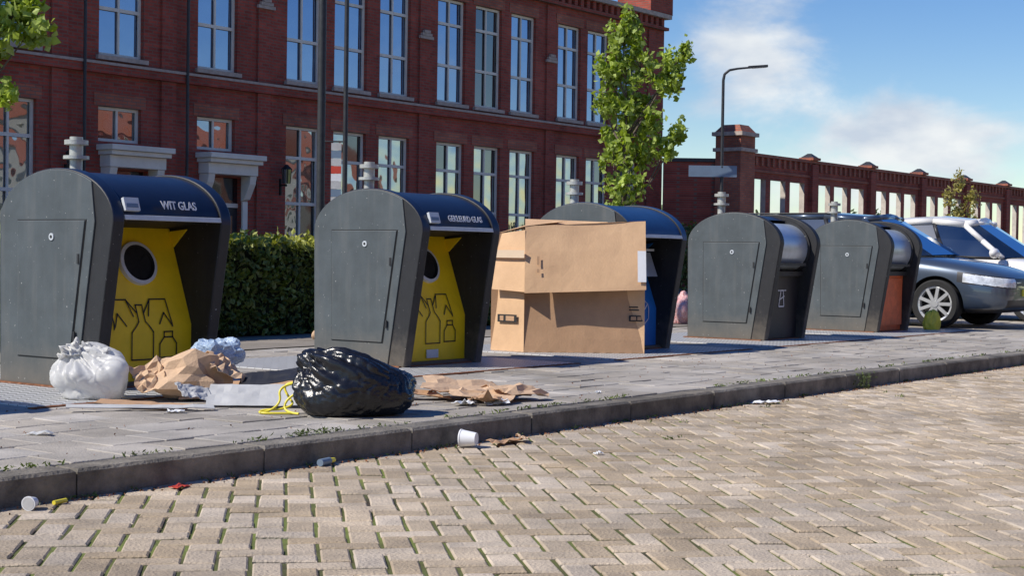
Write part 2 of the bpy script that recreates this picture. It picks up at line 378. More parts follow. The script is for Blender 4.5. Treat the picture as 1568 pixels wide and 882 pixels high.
            stroke(b,[(.35,.5),(.55,.36),(.75,.5)],w,.08,'white');stroke(b,[(.55,.36),(.55,.2)],w,.08,'white')
        b.obj('aperture_and_prints',e,fix=False)
        if kind!='paper':
            text_on({'glass':'WIT GLAS','glass2':'GEKLEURD GLAS'}[kind],.60,8.655,1.300,.088 if kind!='glass2' else .078,20,'white',e,'hood_text')
            b=MB();T2=Matrix.Translation((0,8.652,1.28))@Matrix.Rotation(math.radians(-18),4,'X')
            b.box(.105,.235,-.006,.02,0,.095,'ring',T2);b.box(.12,.22,-.009,.0,.02,.05,'sign',T2);b.obj('sticker',e)
    else:
        pr=[(8.93,.02),(8.90,.80),(9.45,.86),(9.45,1.50)]+[(y,z) for y,z in arc(80,174,14,.02) if y>9.46]+[(9.93,1.2),(9.91,.02)]
        b=MB();em=[pm]+['frame']*(len(pr)-1);b.extr(pr,x0,x1,'frame',em);b.obj('body',e,bevel=.006)
        b=MB();n=40;cy,cz,r=9.08,1.15,.31
        b.cyl((x0+.03,cy,cz),(x1-.03,cy,cz),r,r,'drum',n)
        b.obj('rotating_drum',e,smooth=True,angle=40)
        b=MB()
        b.cyl((x0+.005,cy,cz),(x0+.03,cy,cz),r+.03,r+.03,'frame',n);b.cyl((x1-.03,cy,cz),(x1-.005,cy,cz),r+.03,r+.03,'frame',n)
        b.box(x0+.1,x1-.1,8.75,8.82,.93,.965,'frame')
        b.box(x0,x1,8.84,8.93,.80,.86,'frame')
        b.extr([(9.1,1.50),(9.25,1.55),(9.5,1.57),(9.5,1.53),(9.2,1.51)],x0,x1,'navy')
        mt='white' if kind=='rest' else 'black'
        if kind=='rest':
            for pts in([(.48,.42),(.52,.62),(.46,.62)],[(.62,.42),(.58,.62),(.64,.62)],[(.44,.62),(.66,.62)],[(.48,.42),(.62,.42)],[(.48,.5),(.62,.55)]):
                for a,c in zip(pts[:-1],pts[1:]):
                    d=Vector(c)-Vector(a);nn=Vector((-d.y,d.x)).normalized()*.008
                    yy=lambda z:8.93-.03*z/.78-.006
                    b.poly([(q.x,yy(q.y),q.y) for q in(Vector(a)-nn,Vector(c)-nn,Vector(c)+nn,Vector(a)+nn)],mt)
        else:
            b.box(x0+.06,x1-.06,8.885,8.925,.10,.76,'orange')
        b.obj('drum_frame',e)
    b=MB();X=.55;Y=9.78
    b.cyl((X,Y,1.2),(X,Y,1.72),.048,.048,'steel',20)
    for z0,z1,rr in((1.44,1.47,.075),(1.69,1.715,.098),(1.715,1.80,.052),(1.80,1.835,.09),(1.835,1.86,.05)): b.cyl((X,Y,z0),(X,Y,z1),rr,rr,'steel',20)
    b.obj('lifting_post',e,smooth=True,angle=40)
    b=MB();b.box(-.03,Wd+.03,8.88,9.97,-.002,.022,'rust');b.obj('base_flange',e)
    b=MB();b.box(-.95,Wd+.6,8.22,10.6,-.01,.010,'tread');b.box(-1.0,Wd+.65,8.17,8.218,-.01,.008,'rust');b.obj('platform_plate',e)
    return e
for x,k in((3.6,'glass'),(6.95,'glass'),(10.27,'glass2'),(13.65,'paper'),(16.97,'rest'),(20.3,'rest2')): container(x,k)

# ---------------------------------------------------------------- cardboard box
e=empty('cardboard_box',(0,0,P+.012))
P1=Vector((12.86,9.46));P2=Vector((13.66,8.50));P3=Vector((13.55,8.98));P4=Vector((12.90,9.92))
out=Vector((-.80,-.6))
b=MB()
H=1.35;F=.68
def q(p,z,o=0): return (p.x+out.x*o,p.y+out.y*o,z)
nx=10
def face(pa,pb,za,zb,oa,ob,mat,amp=.025,sl=0,slb=None):
    slb=sl if slb is None else slb
    for i in range(nx):
        for j in range(5):
            pts=[]
            for (ii,jj) in((i,j),(i+1,j),(i+1,j+1),(i,j+1)):
                p=pa.lerp(pb,ii/nx);t=jj/5;z=za+(zb-za)*t;o=oa+(ob-oa)*t
                z+=(slb*(1-t)+sl*t)*(ii/nx)
                w=amp*noise.noise(Vector((p.x*2.2,p.y*2.2,z*2.0)))
                pts.append(q(p,z,o+w))
            b.poly(pts,mat)
face(P1,P2,0,F+.02,0,-.11,'cardin_shade');face(P1,P2,F-.07,H-.05,.10,-.11,'card',sl=.07,slb=.05)  # lower front in darker card: shade under the fold is painted in
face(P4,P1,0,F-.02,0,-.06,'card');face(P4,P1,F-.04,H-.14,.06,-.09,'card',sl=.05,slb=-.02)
b.poly([q(P2,0),q(P3,0),q(P3,H),q(P2,H+.02,-.10)],'card');b.poly([q(P3,0),q(P4,0),q(P4,H-.14),q(P3,H)],'cardin_shade')
b.obj('box_walls',e,fix=False)
b=MB()
b.poly([q(P1,H-.05,-.11),q(P2,H+.02,-.11),q(P2,H+.0,-.28),q(P1,H+.03,-.30)],'card')
b.poly([q(P4,H-.14,-.07),q(P1,H-.05,-.095),(P1.x+.40,P1.y-.28,H+.015),(P4.x+.32,P4.y-.30,H-.01)],'card')
b.obj('top_flaps',e,fix=False)
b=MB()
def strip(t0,t1,z0,z1,o0,o1,mat,pa=P1,pb=P2):
    a=pa.lerp(pb,t0);cc=pa.lerp(pb,t1);b.poly([q(a,z0,o0),q(cc,z0,o0),q(cc,z1,o1),q(a,z1,o1)],mat)
def uo(z): return .10-.21*(z-F+.05)/(H-F+.02)+.024
def lo_(z): return -.11*z/F+.024
strip(.93,1.0,.74,1.06,uo(.70),uo(1.02),'white')
for z0,z1,t0,t1,mt,ex in((.44,.452,.87,.97,'black',0),(.47,.482,.87,.97,'black',0),(.33,.39,.87,.99,'black',0),(.342,.378,.885,.93,'cardin_shade',.003),(.342,.378,.94,.975,'cardin_shade',.003)):
    strip(t0,t1,z0,z1,lo_(z0)+ex,lo_(z1)+ex,mt)
strip(.10,.12,.82,.86,uo(.82),uo(.86),'cardin_shade');strip(.10,.12,.90,.99,uo(.90),uo(.99),'cardin_shade')
strip(.20,.78,.30,.38,-.004,-.012,'black',P4,P1);strip(.27,.38,.315,.365,-.001,-.007,'cardin_shade',P4,P1);strip(.45,.70,.315,.365,-.001,-.007,'cardin_shade',P4,P1)
strip(.0,.98,.97,1.05,.034,.022,'tape',P4,P1)
b.obj('prints_and_tape',e,fix=False)

# ---------------------------------------------------------------- bags & litter
def bag(name,loc,dims,seed,mat,kdir=(0,0,1),pleat=.10,crease=.05,lump=.12,rot=0,sub=6,knot=.3,smooth=True,taper=0,fine=.012,scales=((1.9,1.0),(3.7,.6),(6.5,.3)),parent=None):
    bm=bmesh.new();bmesh.ops.create_icosphere(bm,subdivisions=sub,radius=1)
    off=Vector((seed*7.3,seed*3.1,seed*1.7));k=Vector(kdir).normalized();a1=k.orthogonal().normalized();a2=k.cross(a1)
    for v in bm.verts:
        n=v.co.normalized();c=max(-1,min(1,n.dot(k)));t=math.atan2(n.dot(a2),n.dot(a1));ph=math.acos(c)
        d=1+lump*2*noise.noise(n*1.25+off)
        fall=max(.15,1-ph/1.9)*min(1,ph*2.5)
        d+=pleat*fall*(abs(noise.noise(Vector((math.cos(t)*4,math.sin(t)*4,ph*.7))+off))*3-.7)
        w=n+Vector((noise.noise(n*2+off),noise.noise(n*2-off),noise.noise(n*2+off*2)))*.35
        for sc,am in scales:
            d-=crease*am*max(0,1-abs(noise.noise(w*sc+off))*6)
        d+=fine*noise.noise(n*16+off)
        if c>.95: d+=(c-.95)/.05*knot
        v.co=n*d
        if taper: v.co.z*=1-taper*v.co.x
    z0=-.60
    for v in bm.verts:
        if v.co.z<z0: v.co.z=z0+(v.co.z-z0)*.05
        v.co.z-=z0-.01
    me=bpy.data.meshes.new(name);bm.to_mesh(me);bm.free();me.materials.append(M[mat])
    me.polygons.foreach_set('use_smooth',[smooth]*len(me.polygons))
    o=bpy.data.objects.new(name,me);scene.collection.objects.link(o)
    o.location=loc;o.scale=(dims[0]/2,dims[1]/2,dims[2]/1.6);o.rotation_euler=(0,0,rot);o.parent=parent;return o
def sheetobj(name,loc,w,h,rz,tilt,amp,mat,seed,n=14,parent=None,ragged=.0,smooth=False):
    V=[];Fc=[]
    Rm=Matrix.Rotation(rz,3,'Z')@Matrix.Rotation(tilt[0],3,'X')@Matrix.Rotation(tilt[1],3,'Y')
    for i in range(n+1):
        for j in range(n+1):
            x=(i/n-.5)*w;y=(j/n-.5)*h
            k=Vector((x*4/max(w,h),y*4/max(w,h),seed))
            z=amp*(abs(noise.noise(k))*2+.4*noise.noise(k*2.3))
            if ragged:
                s=1+ragged*noise.noise(Vector((math.cos(math.atan2(y,x))*1.6,math.sin(math.atan2(y,x))*1.6,seed)));x*=s;y*=s
            V.append(Rm@Vector((x,y,z)))
    mz=min(v.z for v in V)
    V=[(v.x,v.y,v.z-mz) for v in V]
    for i in range(n):
        for j in range(n):
            a=i*(n+1)+j;Fc.append((a,a+n+1,a+n+2,a+1))
    me=bpy.data.meshes.new(name);me.from_pydata(V,[],Fc);me.materials.append(M[mat])
    if smooth: me.polygons.foreach_set('use_smooth',[True]*len(me.polygons))
    o=bpy.data.objects.new(name,me);scene.collection.objects.link(o);o.location=loc;o.parent=parent
    sd=o.modifiers.new('s','SOLIDIFY');sd.thickness=.004;return o
RA=math.radians(-53.2)
bag('black_rubbish_bag',(7.13,6.53,P+.01),(.76,.56,.385),3,'bbag',(-.75,-.1,.75),.12,.038,.09,RA,6,.22,taper=.16,fine=.006)
e=empty('white_plastic_bag',(6.60,8.40,P+.014),RA)
bag('bag_body',(0,0,0),(.48,.42,.31),5,'wbag',(-.55,0,.9),.20,.026,.20,0,6,.12,fine=.004,scales=((1.4,1.0),(2.6,.6)),parent=e)
sheetobj('handle_left',(-.15,-.02,.25),.15,.11,.3,(.9,-.5),.05,'wbag',31,10,parent=e,ragged=.3,smooth=True)
sheetobj('handle_right',(.0,.0,.26),.18,.09,-.4,(.7,.3),.05,'wbag',33,10,parent=e,ragged=.3,smooth=True)
e=empty('brown_paper_bag',(7.03,7.97,P+.014),RA+.12)
bag('bag_body',(0,0,0),(.68,.40,.33),9,'kraft',(-.8,-.3,.3),.2,.14,.20,0,3,.0,smooth=False,fine=.06,taper=-.30,parent=e)
sheetobj('bag_mouth',(.24,-.02,.10),.24,.26,.2,(.3,.5),.06,'kraft',35,8,parent=e,ragged=.3)
sheetobj('torn_flap',(-.22,-.10,.05),.26,.22,.5,(.8,-.3),.05,'kraft',36,7,parent=e,ragged=.3)
bag('crumpled_plastic_packaging',(7.44,8.12,P+.19),(.34,.26,.22),12,'blbag',(0,0,1),.15,.14,.2,RA,4,.0,smooth=False,fine=.08)
bag('red_white_bag',(20.7,12.2,P),(.5,.4,.45),14,'rbag',rot=0,sub=5)
bag('yellow_bag',(21.98,8.72,P),(.30,.26,.30),15,'yel',sub=5,knot=0)
def crv(name,pts,r,mat,parent=None):
    cu=bpy.data.curves.new(name,'CURVE');cu.dimensions='3D';s=cu.splines.new('NURBS');s.points.add(len(pts)-1)
    for p,t in zip(s.points,pts): p.co=(*t,1)
    s.use_endpoint_u=True;s.order_u=3;cu.bevel_depth=r;cu.bevel_resolution=2;cu.materials.append(M[mat])
    o=bpy.data.objects.new(name,cu);scene.collection.objects.link(o);o.parent=parent;return o
e=empty('yellow_drawstring',(6.92,6.82,P),RA)
for k,ps in enumerate(([(0.05,0,.20),(-.05,0,.19),(-.12,-.03,.15),(-.10,-.05,.08),(-.16,-.08,.02),(-.22,-.1,.012)],
    [(.05,0,.18),(-.03,.02,.20),(-.10,.02,.17),(-.06,0,.10),(-.02,-.03,.06),(-.10,-.06,.03),(-.20,-.07,.03),(-.24,-.09,.012),(-.15,-.12,.012),(-.02,-.09,.012)],
    [(.04,-.01,.15),(-.04,-.03,.12),(-.09,-.04,.05),(-.05,-.08,.012),(.02,-.12,.012)])):
    crv('string_%d'%k,ps,.0075,'yel',e)
e=empty('discarded_boards')
sheetobj('board_1',(7.10,7.35,P+.014),.66,.30,RA+.08,(.38,.0),.01,'board',1,parent=e)
sheetobj('board_2',(6.45,7.72,P+.014),.60,.12,RA-.1,(.12,.05),.008,'cardin_shade',2,parent=e)
sheetobj('board_3',(7.42,7.72,P+.03),.95,.20,RA+.12,(.25,-.10),.01,'cardin_shade',3,parent=e)
sheetobj('board_4',(6.35,7.62,P+.014),.9,.07,RA+.28,(.2,.02),.006,'board',4,parent=e)
sheetobj('board_5',(7.35,7.42,P+.10),.55,.16,RA-.05,(.5,-.16),.01,'blackp',5,parent=e)
sheetobj('board_6',(6.80,7.62,P+.03),.26,.16,RA+.6,(.5,.2),.015,'board',6,parent=e)
sheetobj('board_7',(7.25,7.62,P+.02),.9,.05,RA+.22,(.3,-.05),.006,'kraft',7,parent=e)
e=empty('torn_cardboard')
for k,(x,y,w,h,mt,rz) in enumerate(((8.18,6.92,.46,.20,'cardin_shade',-.9),(8.50,6.80,.55,.34,'kraft',-.7),(8.32,6.50,.46,.28,'kraft',-1.1),(8.42,6.66,.50,.24,'card',-.6),(8.62,6.58,.42,.24,'cardin_shade',-1.0),(8.60,6.36,.36,.22,'kraft',-.4),(8.80,6.75,.40,.3,'cardin_shade',-1.3),(8.18,6.30,.22,.14,'cardin_shade',-.5))):
    sheetobj('piece_%d'%k,(x,y,P+.004+.014*(k%3)),w,h,rz,(random.uniform(-.2,.2),random.uniform(-.15,.15)),.04,mt,20+k,6,parent=e,ragged=.4)
e=empty('paper_scraps')
for k,(x,y,z,w,mt) in enumerate(((8.08,6.42,P,.2,'white'),(8.25,6.28,P,.14,'white'),(6.42,7.38,P,.10,'white'),(5.14,7.0,P,.13,'wbag'),(10.9,5.66,0,.20,'white'),(17.6,5.68,0,.16,'white'),(8.7,7.9,P,.06,'wbag'),(9.5,6.3,P,.05,'white'),(7.4,4.9,0,.05,'white'))):
    sheetobj('scrap_%d'%k,(x,y,z+.004),w,w*.6,random.uniform(0,3),(.05,.05),.03 if k<2 else .016,mt,50+k,6,parent=e,ragged=.4)
e=empty('cardboard_scrap')
sheetobj('strip_a',(7.47,5.61,.004),.34,.09,.15,(.05,.05),.02,'cardin_shade',81,6,parent=e,ragged=.3)
sheetobj('strip_b',(7.58,5.58,.015),.2,.07,.5,(.15,.1),.02,'kraft',82,6,parent=e,ragged=.3)
def cup(name,x,y,z,r,h,rz,mat='white'):
    b=MB();d=Vector((math.cos(rz),math.sin(rz),0))
    p0=Vector((x,y,z+r));p1=p0+d*h
    b.cyl(p0,p1,r*.72,r,mat,24);b.cyl(p1,p1+d*.008,r*1.06,r*1.06,mat,24);b.cyl(p1+d*.0075,p1+d*.009,r*.9,r*.9,'board',24)
    return b.obj(name,smooth=True,angle=40)
cup('paper_cup',7.16,5.60,0,.052,.09,1.9);cup('paper_cup',4.15,5.68,0,.030,.045,3.6)
b=MB();b.cyl((5.95,5.70,.022),(6.04,5.72,.022),.020,.020,'sign',16);b.cyl((6.04,5.72,.022),(6.09,5.73,.022),.016,.012,'yel',16);b.obj('lighter',smooth=True,angle=40)
b=MB();b.cyl((4.26,5.69,.012),(4.34,5.71,.012),.010,.010,'yel',10);b.obj('bottle_cap_stick',smooth=True,angle=40)
sheetobj('red_wrapper',(4.97,5.68,.004),.11,.05,.3,(.05,.05),.012,'red',91,6,ragged=.3)
bag('deflated_ball',(13.1,12.6,P),(.15,.15,.14),21,'kraft',sub=4,knot=0,pleat=0,crease=.02)

# ---------------------------------------------------------------- vegetation
e=empty('hedge',(0,0,P))
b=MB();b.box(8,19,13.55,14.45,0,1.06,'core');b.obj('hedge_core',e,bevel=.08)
def hleaves(name,n,fn,size,mat):
    C=[]
    for _ in range(n):
        x=random.uniform(7.95,19.05);C.append(fn(x))
    leafmesh(name,C,size,mat,e)
def ff(x):
    z=random.uniform(.03,1.10);return(x,13.45+random.expovariate(20)-.06*noise.noise(Vector((x*3,z*3,1))),z)
def ft(x):
    y=random.uniform(13.40,14.55);return(x,y,1.12+random.gauss(0,.045)+.08*noise.noise(Vector((x*2.5,y*3,5))))
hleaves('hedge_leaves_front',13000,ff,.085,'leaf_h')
hleaves('hedge_leaves_top',9500,ft,.08,'leaf_lit')
hleaves('hedge_leaves_back',1800,lambda x:(x,14.5,random.uniform(0,1.12)),.085,'leaf_h')
RV=Vector((.599,-.8007,0))
def tree(name,base,lobes,leafsize,mat,trunk_r,top,dens=1.0,spread=.055):
    e=empty(name,base);b=MB()
    pts=[(0,0,0)];rs=[trunk_r]
    for k in range(1,9):
        pts.append((random.gauss(0,.02),random.gauss(0,.02),top*k/8));rs.append(trunk_r*(1-k/8.6))
    b.tube(pts,rs,'bark',10)
    C=[]
    for lat,z,r,rz in lobes:
        dep=random.uniform(-.5,.5)*r
        c=RV*lat+Vector((.8,.6,0))*dep+Vector((0,0,z))
        s=Vector((0,0,max(.8,z-abs(lat)*1.1-.4)))
        mid=s.lerp(c,.5)+Vector((random.gauss(0,.04),random.gauss(0,.04),-.08))
        b.tube([s,mid,c,c+Vector((lat*.1,0,rz*.8))],[.022,.016,.009,.003],'bark',6)
        nc=int(11*dens*(r*rz)/.12)+5
        for _ in range(nc):
            d=Vector((random.gauss(0,1),random.gauss(0,1),random.gauss(0,1))).normalized()*random.random()**.45
            cc=c+Vector((d.x*r,d.y*r,d.z*rz))
            b.tube([c,cc],[.006,.002],'bark',4)
            for _ in range(24): C.append(cc+Vector((random.gauss(0,spread),random.gauss(0,spread),random.gauss(0,spread*1.3))))
    b.obj('trunk_and_branches',e,smooth=True)
    leafmesh('leaves',C,leafsize,mat,e,.7);return e
L1=[(-.0,5.15,.13,.35),(-.22,4.85,.16,.35),(.15,4.95,.14,.3),(-.35,4.35,.22,.34),(-.1,4.4,.25,.3),(.25,4.4,.28,.35),(-.40,3.75,.2,.3),(.0,3.8,.35,.35),(.35,3.7,.25,.3),(0,3.2,.42,.35),(-.2,2.75,.28,.3),(.3,2.85,.28,.28),
    (.85,4.45,.2,.24),(1.02,4.7,.10,.16),(.65,4.1,.24,.28),(.95,3.25,.15,.18),(.75,3.0,.13,.15),(.0,2.3,.35,.25),(.45,3.4,.26,.26),(-.1,1.9,.28,.2)]
tree('young_street_tree',(23.5,15.1,P),L1,.115,'leaf',.07,4.7)
L2=[(1.05,3.35,.35,.3),(1.3,3.65,.3,.22),(.8,3.8,.4,.3),(.6,2.95,.3,.22),(1.2,2.72,.16,.12),(1.5,3.45,.18,.15),(1.45,3.9,.2,.15),(.2,4.2,.8,.6),(-.5,3.6,.8,.7),(-.2,4.8,.7,.5),(-.9,4.3,.6,.6)]
tree('young_street_tree',(9.9,16.1,P),L2,.12,'leaf',.09,4.6,.8)
L3=[(0,3.9,.12,.4),(-.35,3.4,.2,.35),(.4,3.3,.2,.35),(0,2.8,.35,.3),(-.4,2.4,.25,.3),(.4,2.5,.25,.3),(.1,2.1,.3,.3)]
tree('sapling',(55.3,21.0,P),L3,.11,'leaf_y',.05,3.6,.7,.09)
C=[]
for k in range(90):
    x=random.uniform(50,150);y=random.uniform(62,85);h=random.uniform(2.8,6.2);r=random.uniform(1.5,3)
    for _ in range(90): 
        d=Vector((random.gauss(0,1),random.gauss(0,1),random.gauss(0,1))).normalized()*random.random()**.4
        C.append((x+d.x*r,y+d.y*r,max(.1,h*.6+d.z*h*.55)))
leafmesh('distant_trees',C,.75,'leaf_d')
C=[];
for _ in range(3500):
    d=Vector((random.gauss(0,1),random.gauss(0,1),random.gauss(0,1))).normalized()*random.random()**.3
    C.append((41.8+d.x*2.4,24.5+d.y*.9,1.2+d.z*1.1))
leafmesh('shrub',C,.13,'leaf_h')

# ---------------------------------------------------------------- brick factory building
YF=27.3
bld=empty('brick_factory_building',(0,0,P))
def wall_open(b,x0,x1,z0,z1,Y,ops,dep,mat,rev):
    xs=sorted({x0,x1}|{o[0] for o in ops}|{o[1] for o in ops});zs=sorted({z0,z1}|{o[2] for o in ops}|{o[3] for o in ops})
    for i in range(len(xs)-1):
        for j in range(len(zs)-1):
            cx=(xs[i]+xs[i+1])/2;cz=(zs[j]+zs[j+1])/2
            if any(o[0]<cx<o[1] and o[2]<cz<o[3] for o in ops): continue
            b.poly([(xs[i],Y,zs[j]),(xs[i+1],Y,zs[j]),(xs[i+1],Y,zs[j+1]),(xs[i],Y,zs[j+1])],mat)
    if dep<=0: return
    for a,c,d,e_ in ops:
        b.poly([(a,Y,d),(a,Y+dep,d),(a,Y+dep,e_),(a,Y,e_)],rev);b.poly([(c,Y,d),(c,Y,e_),(c,Y+dep,e_),(c,Y+dep,d)],rev)
        b.poly([(a,Y,d),(c,Y,d),(c,Y+dep,d),(a,Y+dep,d)],rev);b.poly([(a,Y,e_),(a,Y+dep,e_),(c,Y+dep,e_),(c,Y,e_)],rev)
sing=[10.3,13.1,15.9,18.7,21.5,24.3];trip=[27.16,28.84,30.56,32.93,34.6,36.28,38.65,40.25,42.0]
ww=1.22
up=[(x,x+ww,5.22,8.1) for x in sing+trip]
lo=[(x,x+ww,1.15,4.12) for x in sing[:4]+trip]+[(x,x+ww-.05,3.36,4.12) for x in(21.5,24.3)]
doors=[(21.75,22.85,0,2.75),(24.6,25.7,0,2.75)]
b=MB();wall_open(b,6,44.8,-.1,9.1,YF,up+lo+doors,.2,'brick','brick')
b.poly([(44.8,YF,-.1),(44.8,46,-.1),(44.8,46,9.1),(44.8,YF,9.1)],'brick')
b.poly([(6,YF,-.1),(6,46,-.1),(6,46,9.1),(6,YF,9.1)],'brick')
b.poly([(6,46,-.1),(44.8,46,-.1),(44.8,46,9.1),(6,46,9.1)],'brick')
b.poly([(6,YF,9.1),(44.8,YF,9.1),(44.8,46,9.1),(6,46,9.1)],'dark')
b.obj('walls',bld,fix=False)
def window(b,o,cols,rows,gm,fm='cream',fw=.07):
    a,c,d,e_=o;Y=YF+.10
    zs=[d]+[d+(e_-d)*t for t in rows]+[e_]
    for i in range(cols):
        for j in range(len(zs)-1):
            xa=a+(c-a)*i/cols;xb=a+(c-a)*(i+1)/cols;t1=random.uniform(-.006,.006);t2=random.uniform(-.006,.006)
            g=gm
            if gm=='glass_lo' and random.random()<.28: g='glass_dk'
            b.poly([(xa,Y+.06,zs[j]),(xb,Y+.06+t1,zs[j]),(xb,Y+.06+t1+t2,zs[j+1]),(xa,Y+.06+t2,zs[j+1])],g)
    b.box(a+.002,a+fw,Y,Y+.045,d+.002,e_-.002,fm);b.box(c-fw,c-.002,Y,Y+.045,d+.002,e_-.002,fm)
    b.box(a+fw,c-fw,Y,Y+.045,e_-fw,e_-.002,fm);b.box(a+fw,c-fw,Y,Y+.045,d+.002,d+fw,fm)
    for i in range(1,cols):
        x=a+(c-a)*i/cols;b.box(x-.026,x+.026,Y+.006,Y+.045,d+fw,e_-fw,fm)
    for t in rows:
        z=d+(e_-d)*t;xs=[a+fw]+sum([[a+(c-a)*i/cols-.026,a+(c-a)*i/cols+.026] for i in range(1,cols)],[])+[c-fw]
        for i in range(0,len(xs),2): b.box(xs[i],xs[i+1],Y+.004,Y+.045,z-.038,z+.038,fm)
b=MB()
for i,o in enumerate(up): window(b,o,2,[.36,.76],'glass_dk' if i==10 else 'glass_up')
for i,o in enumerate(lo):
    if o[3]-o[2]<1: window(b,o,2,[],'glass_lo')
    else: window(b,o,2,[.36,.74],'glass_lo')
for o in doors:
    a,c,d,e_=o;Y=YF+.14
    b.box(a,c,Y,Y+.05,d,2.05,'dark');b.box(a+.15,c-.15,Y-.012,Y,.9,1.85,'glass_dk')
    b.box(a,c,Y-.03,Y+.05,2.05,2.15,'cream');b.poly([(a,Y,2.15),(c,Y,2.15),(c,Y,e_),(a,Y,e_)],'glass_dk')
b.obj('windows_and_doors',bld,fix=False)
b=MB()
b.box(6,44.86,YF-.14,YF-.002,4.82,5.0,'brick');b.box(6,44.9,YF-.17,YF-.002,5.003,5.06,'stone')
for o in up: b.box(o[0]-.08,o[1]+.08,YF-.09,YF+.09,5.12,5.215,'stone')
for o in lo[:13]: b.box(o[0]-.06,o[1]+.06,YF-.07,YF+.09,1.05,1.145,'stone')
for o in lo: b.box(o[0]-.12,o[1]+.12,YF-.015,YF+.01,4.125,4.40,'brick2')
for o in up: b.box(o[0]-.12,o[1]+.12,YF-.015,YF+.01,8.105,8.38,'brick2')
for x in(20.25,23.2,26.15,32.12,38.0,43.75):
    b.box(x,x+.42,YF-.06,YF-.001,-.1,4.815,'brick');b.box(x,x+.42,YF-.06,YF-.001,5.065,8.55,'brick')
b.box(6,44.85,YF-.16,YF-.002,8.62,8.72,'brick');b.box(6,44.9,YF-.24,YF+.3,9.0,9.14,'stone')
x=6.0
while x<44.7: b.box(x,x+.16,YF-.13,YF-.003,8.725,8.995,'brick');x+=.34
for x,z in((32.33,6.85),(38.2,6.85),(26.36,6.85)):
    for k in(0,1,2): b.box(x-.28+.08*k,x+.28-.08*k,YF-.13-.012*k,YF-.065,z+.08*k,z+.08*k+.075,'stone')
for x in(21.0,23.85): b.cyl((x,YF-.18,0),(x,YF-.18,8.6),.035,.035,'dark',10)
b.obj('trim',bld)
b=MB()
b.box(43.6,45.0,YF-.2,YF+1.1,9.14,9.75,'brick');b.box(43.5,45.1,YF-.3,YF+1.2,9.75,9.9,'stone');b.box(43.8,44.8,YF,YF+.9,9.9,10.3,'brick')
b.obj('corner_chimney',bld)
b=MB()
for a in(21.45,24.25):
    c=a+1.75
    b.box(a,c,YF-.55,YF-.002,3.16,3.28,'cream');b.box(a+.05,c-.05,YF-.48,YF-.002,3.06,3.157,'cream');b.box(a+.1,c-.1,YF-.36,YF-.002,2.80,3.057,'cream')
    for x in(a+.12,c-.32):
        b.extr([(YF-.002,2.797),(YF-.34,2.797),(YF-.30,2.6),(YF-.12,2.25),(YF-.002,2.2)],x,x+.2,'cream')
        b.box(x+.02,x+.18,YF-.06,YF-.002,0,2.2,'cream')
b.obj('door_porticos',bld,bevel=.01)
b=MB()
for x in(26.9,20.6):
    b.box(x-.02,x+.02,YF-.3,YF-.09,2.62,2.66,'black');b.box(x-.02,x+.02,YF-.12,YF-.06,2.4,2.8,'black')
    b.cyl((x,YF-.3,2.68),(x,YF-.3,3.02),.09,.12,'glass_lo',6);b.cyl((x,YF-.3,3.02),(x,YF-.3,3.14),.16,.03,'black',6)
    for k in range(6):
        t=k*math.pi/3;b.cyl((x+.09*math.cos(t),YF-.3+.09*math.sin(t),2.68),(x+.12*math.cos(t),YF-.3+.12*math.sin(t),3.02),.01,.01,'black',5)
b.obj('wall_lanterns',bld)

# arcade wall
e=empty('brick_arcade_wall',(0,0,P))
YA=25.4;X0=46.8;ops=[];piers=[]
for k in range(9):
    s=X0+5.15*k;piers.append(s)
    for j in range(3): ops.append((s+.66+1.5*j,s+.66+1.5*j+1.14,1.3,3.80))
b=MB();wall_open(b,46.2,X0+5.15*9,-.1,4.55,YA,ops,.20,'brick','reveal_lit')
wall_open(b,46.2,X0+5.15*9,-.1,4.55,YA+.20,ops,0,'brick','brick')
b.obj('wall',e,fix=False)
b=MB();xe=X0+5.15*9
b.box(46.2,xe,YA-.10,YA+.30,4.553,4.66,'brick2')
b.box(46.2,xe,YA-.06,YA-.002,4.02,4.10,'brick2')
x=46.9
while x<xe: b.box(x,x+.14,YA-.07,YA-.002,4.25,4.55,'brick2');x+=.42
for s in piers:
    b.box(s,s+.5,YA-.16,YA-.003,-.1,4.50,'brick');b.box(s-.06,s+.56,YA-.2,YA+.38,4.665,4.76,'brick2')
    b.cyl((s+.25,YA+.1,4.76),(s+.25,YA+.1,4.92),.36,.08,'dark',4)
b.obj('piers_and_coping',e)
b=MB()
b.box(45.75,46.75,YA-.55,YA+.4,-.1,5.12,'brick2');b.box(45.68,46.82,YA-.62,YA+.47,4.60,4.72,'stone')
b.box(45.65,46.85,YA-.65,YA+.5,5.12,5.25,'stone');b.cyl((46.25,YA-.07,5.25),(46.25,YA-.07,5.5),.72,.45,'brick2',4)
T=Matrix.Translation((44.85,27.25,0))@Matrix.Rotation(math.atan2(-1.75,1.3),4,'Z')
b.box(0,1.95,0,.35,-.1,4.25,'brick',T);b.box(0,1.9,-.06,.42,4.255,4.38,'dark',T)
b.obj('corner_pier',e)

# terraced houses across the street
e=empty('terraced_houses')
b=MB()
for k in range(16):
    x=-20+6.2*k;Y=-17;mt=['brick2','render','brick','brick2','render'][k%5]
    h=6.4+.5*(k%3)
    b.box(x,x+6.2,Y-8,Y,0,h,mt);b.extr([(Y+.3,h),(Y-4,h+3.2),(Y-8.3,h)],x,x+6.19,'tile')
    for j in range(2):
        for z in(.9,3.8):
            xx=x+.9+j*2.7;b.box(xx,xx+1.6,Y,Y+.05,z,z+1.7,'cream');b.box(xx+.1,xx+1.5,Y+.05,Y+.06,z+.1,z+1.6,'glass_dk')
b.obj('houses',e)

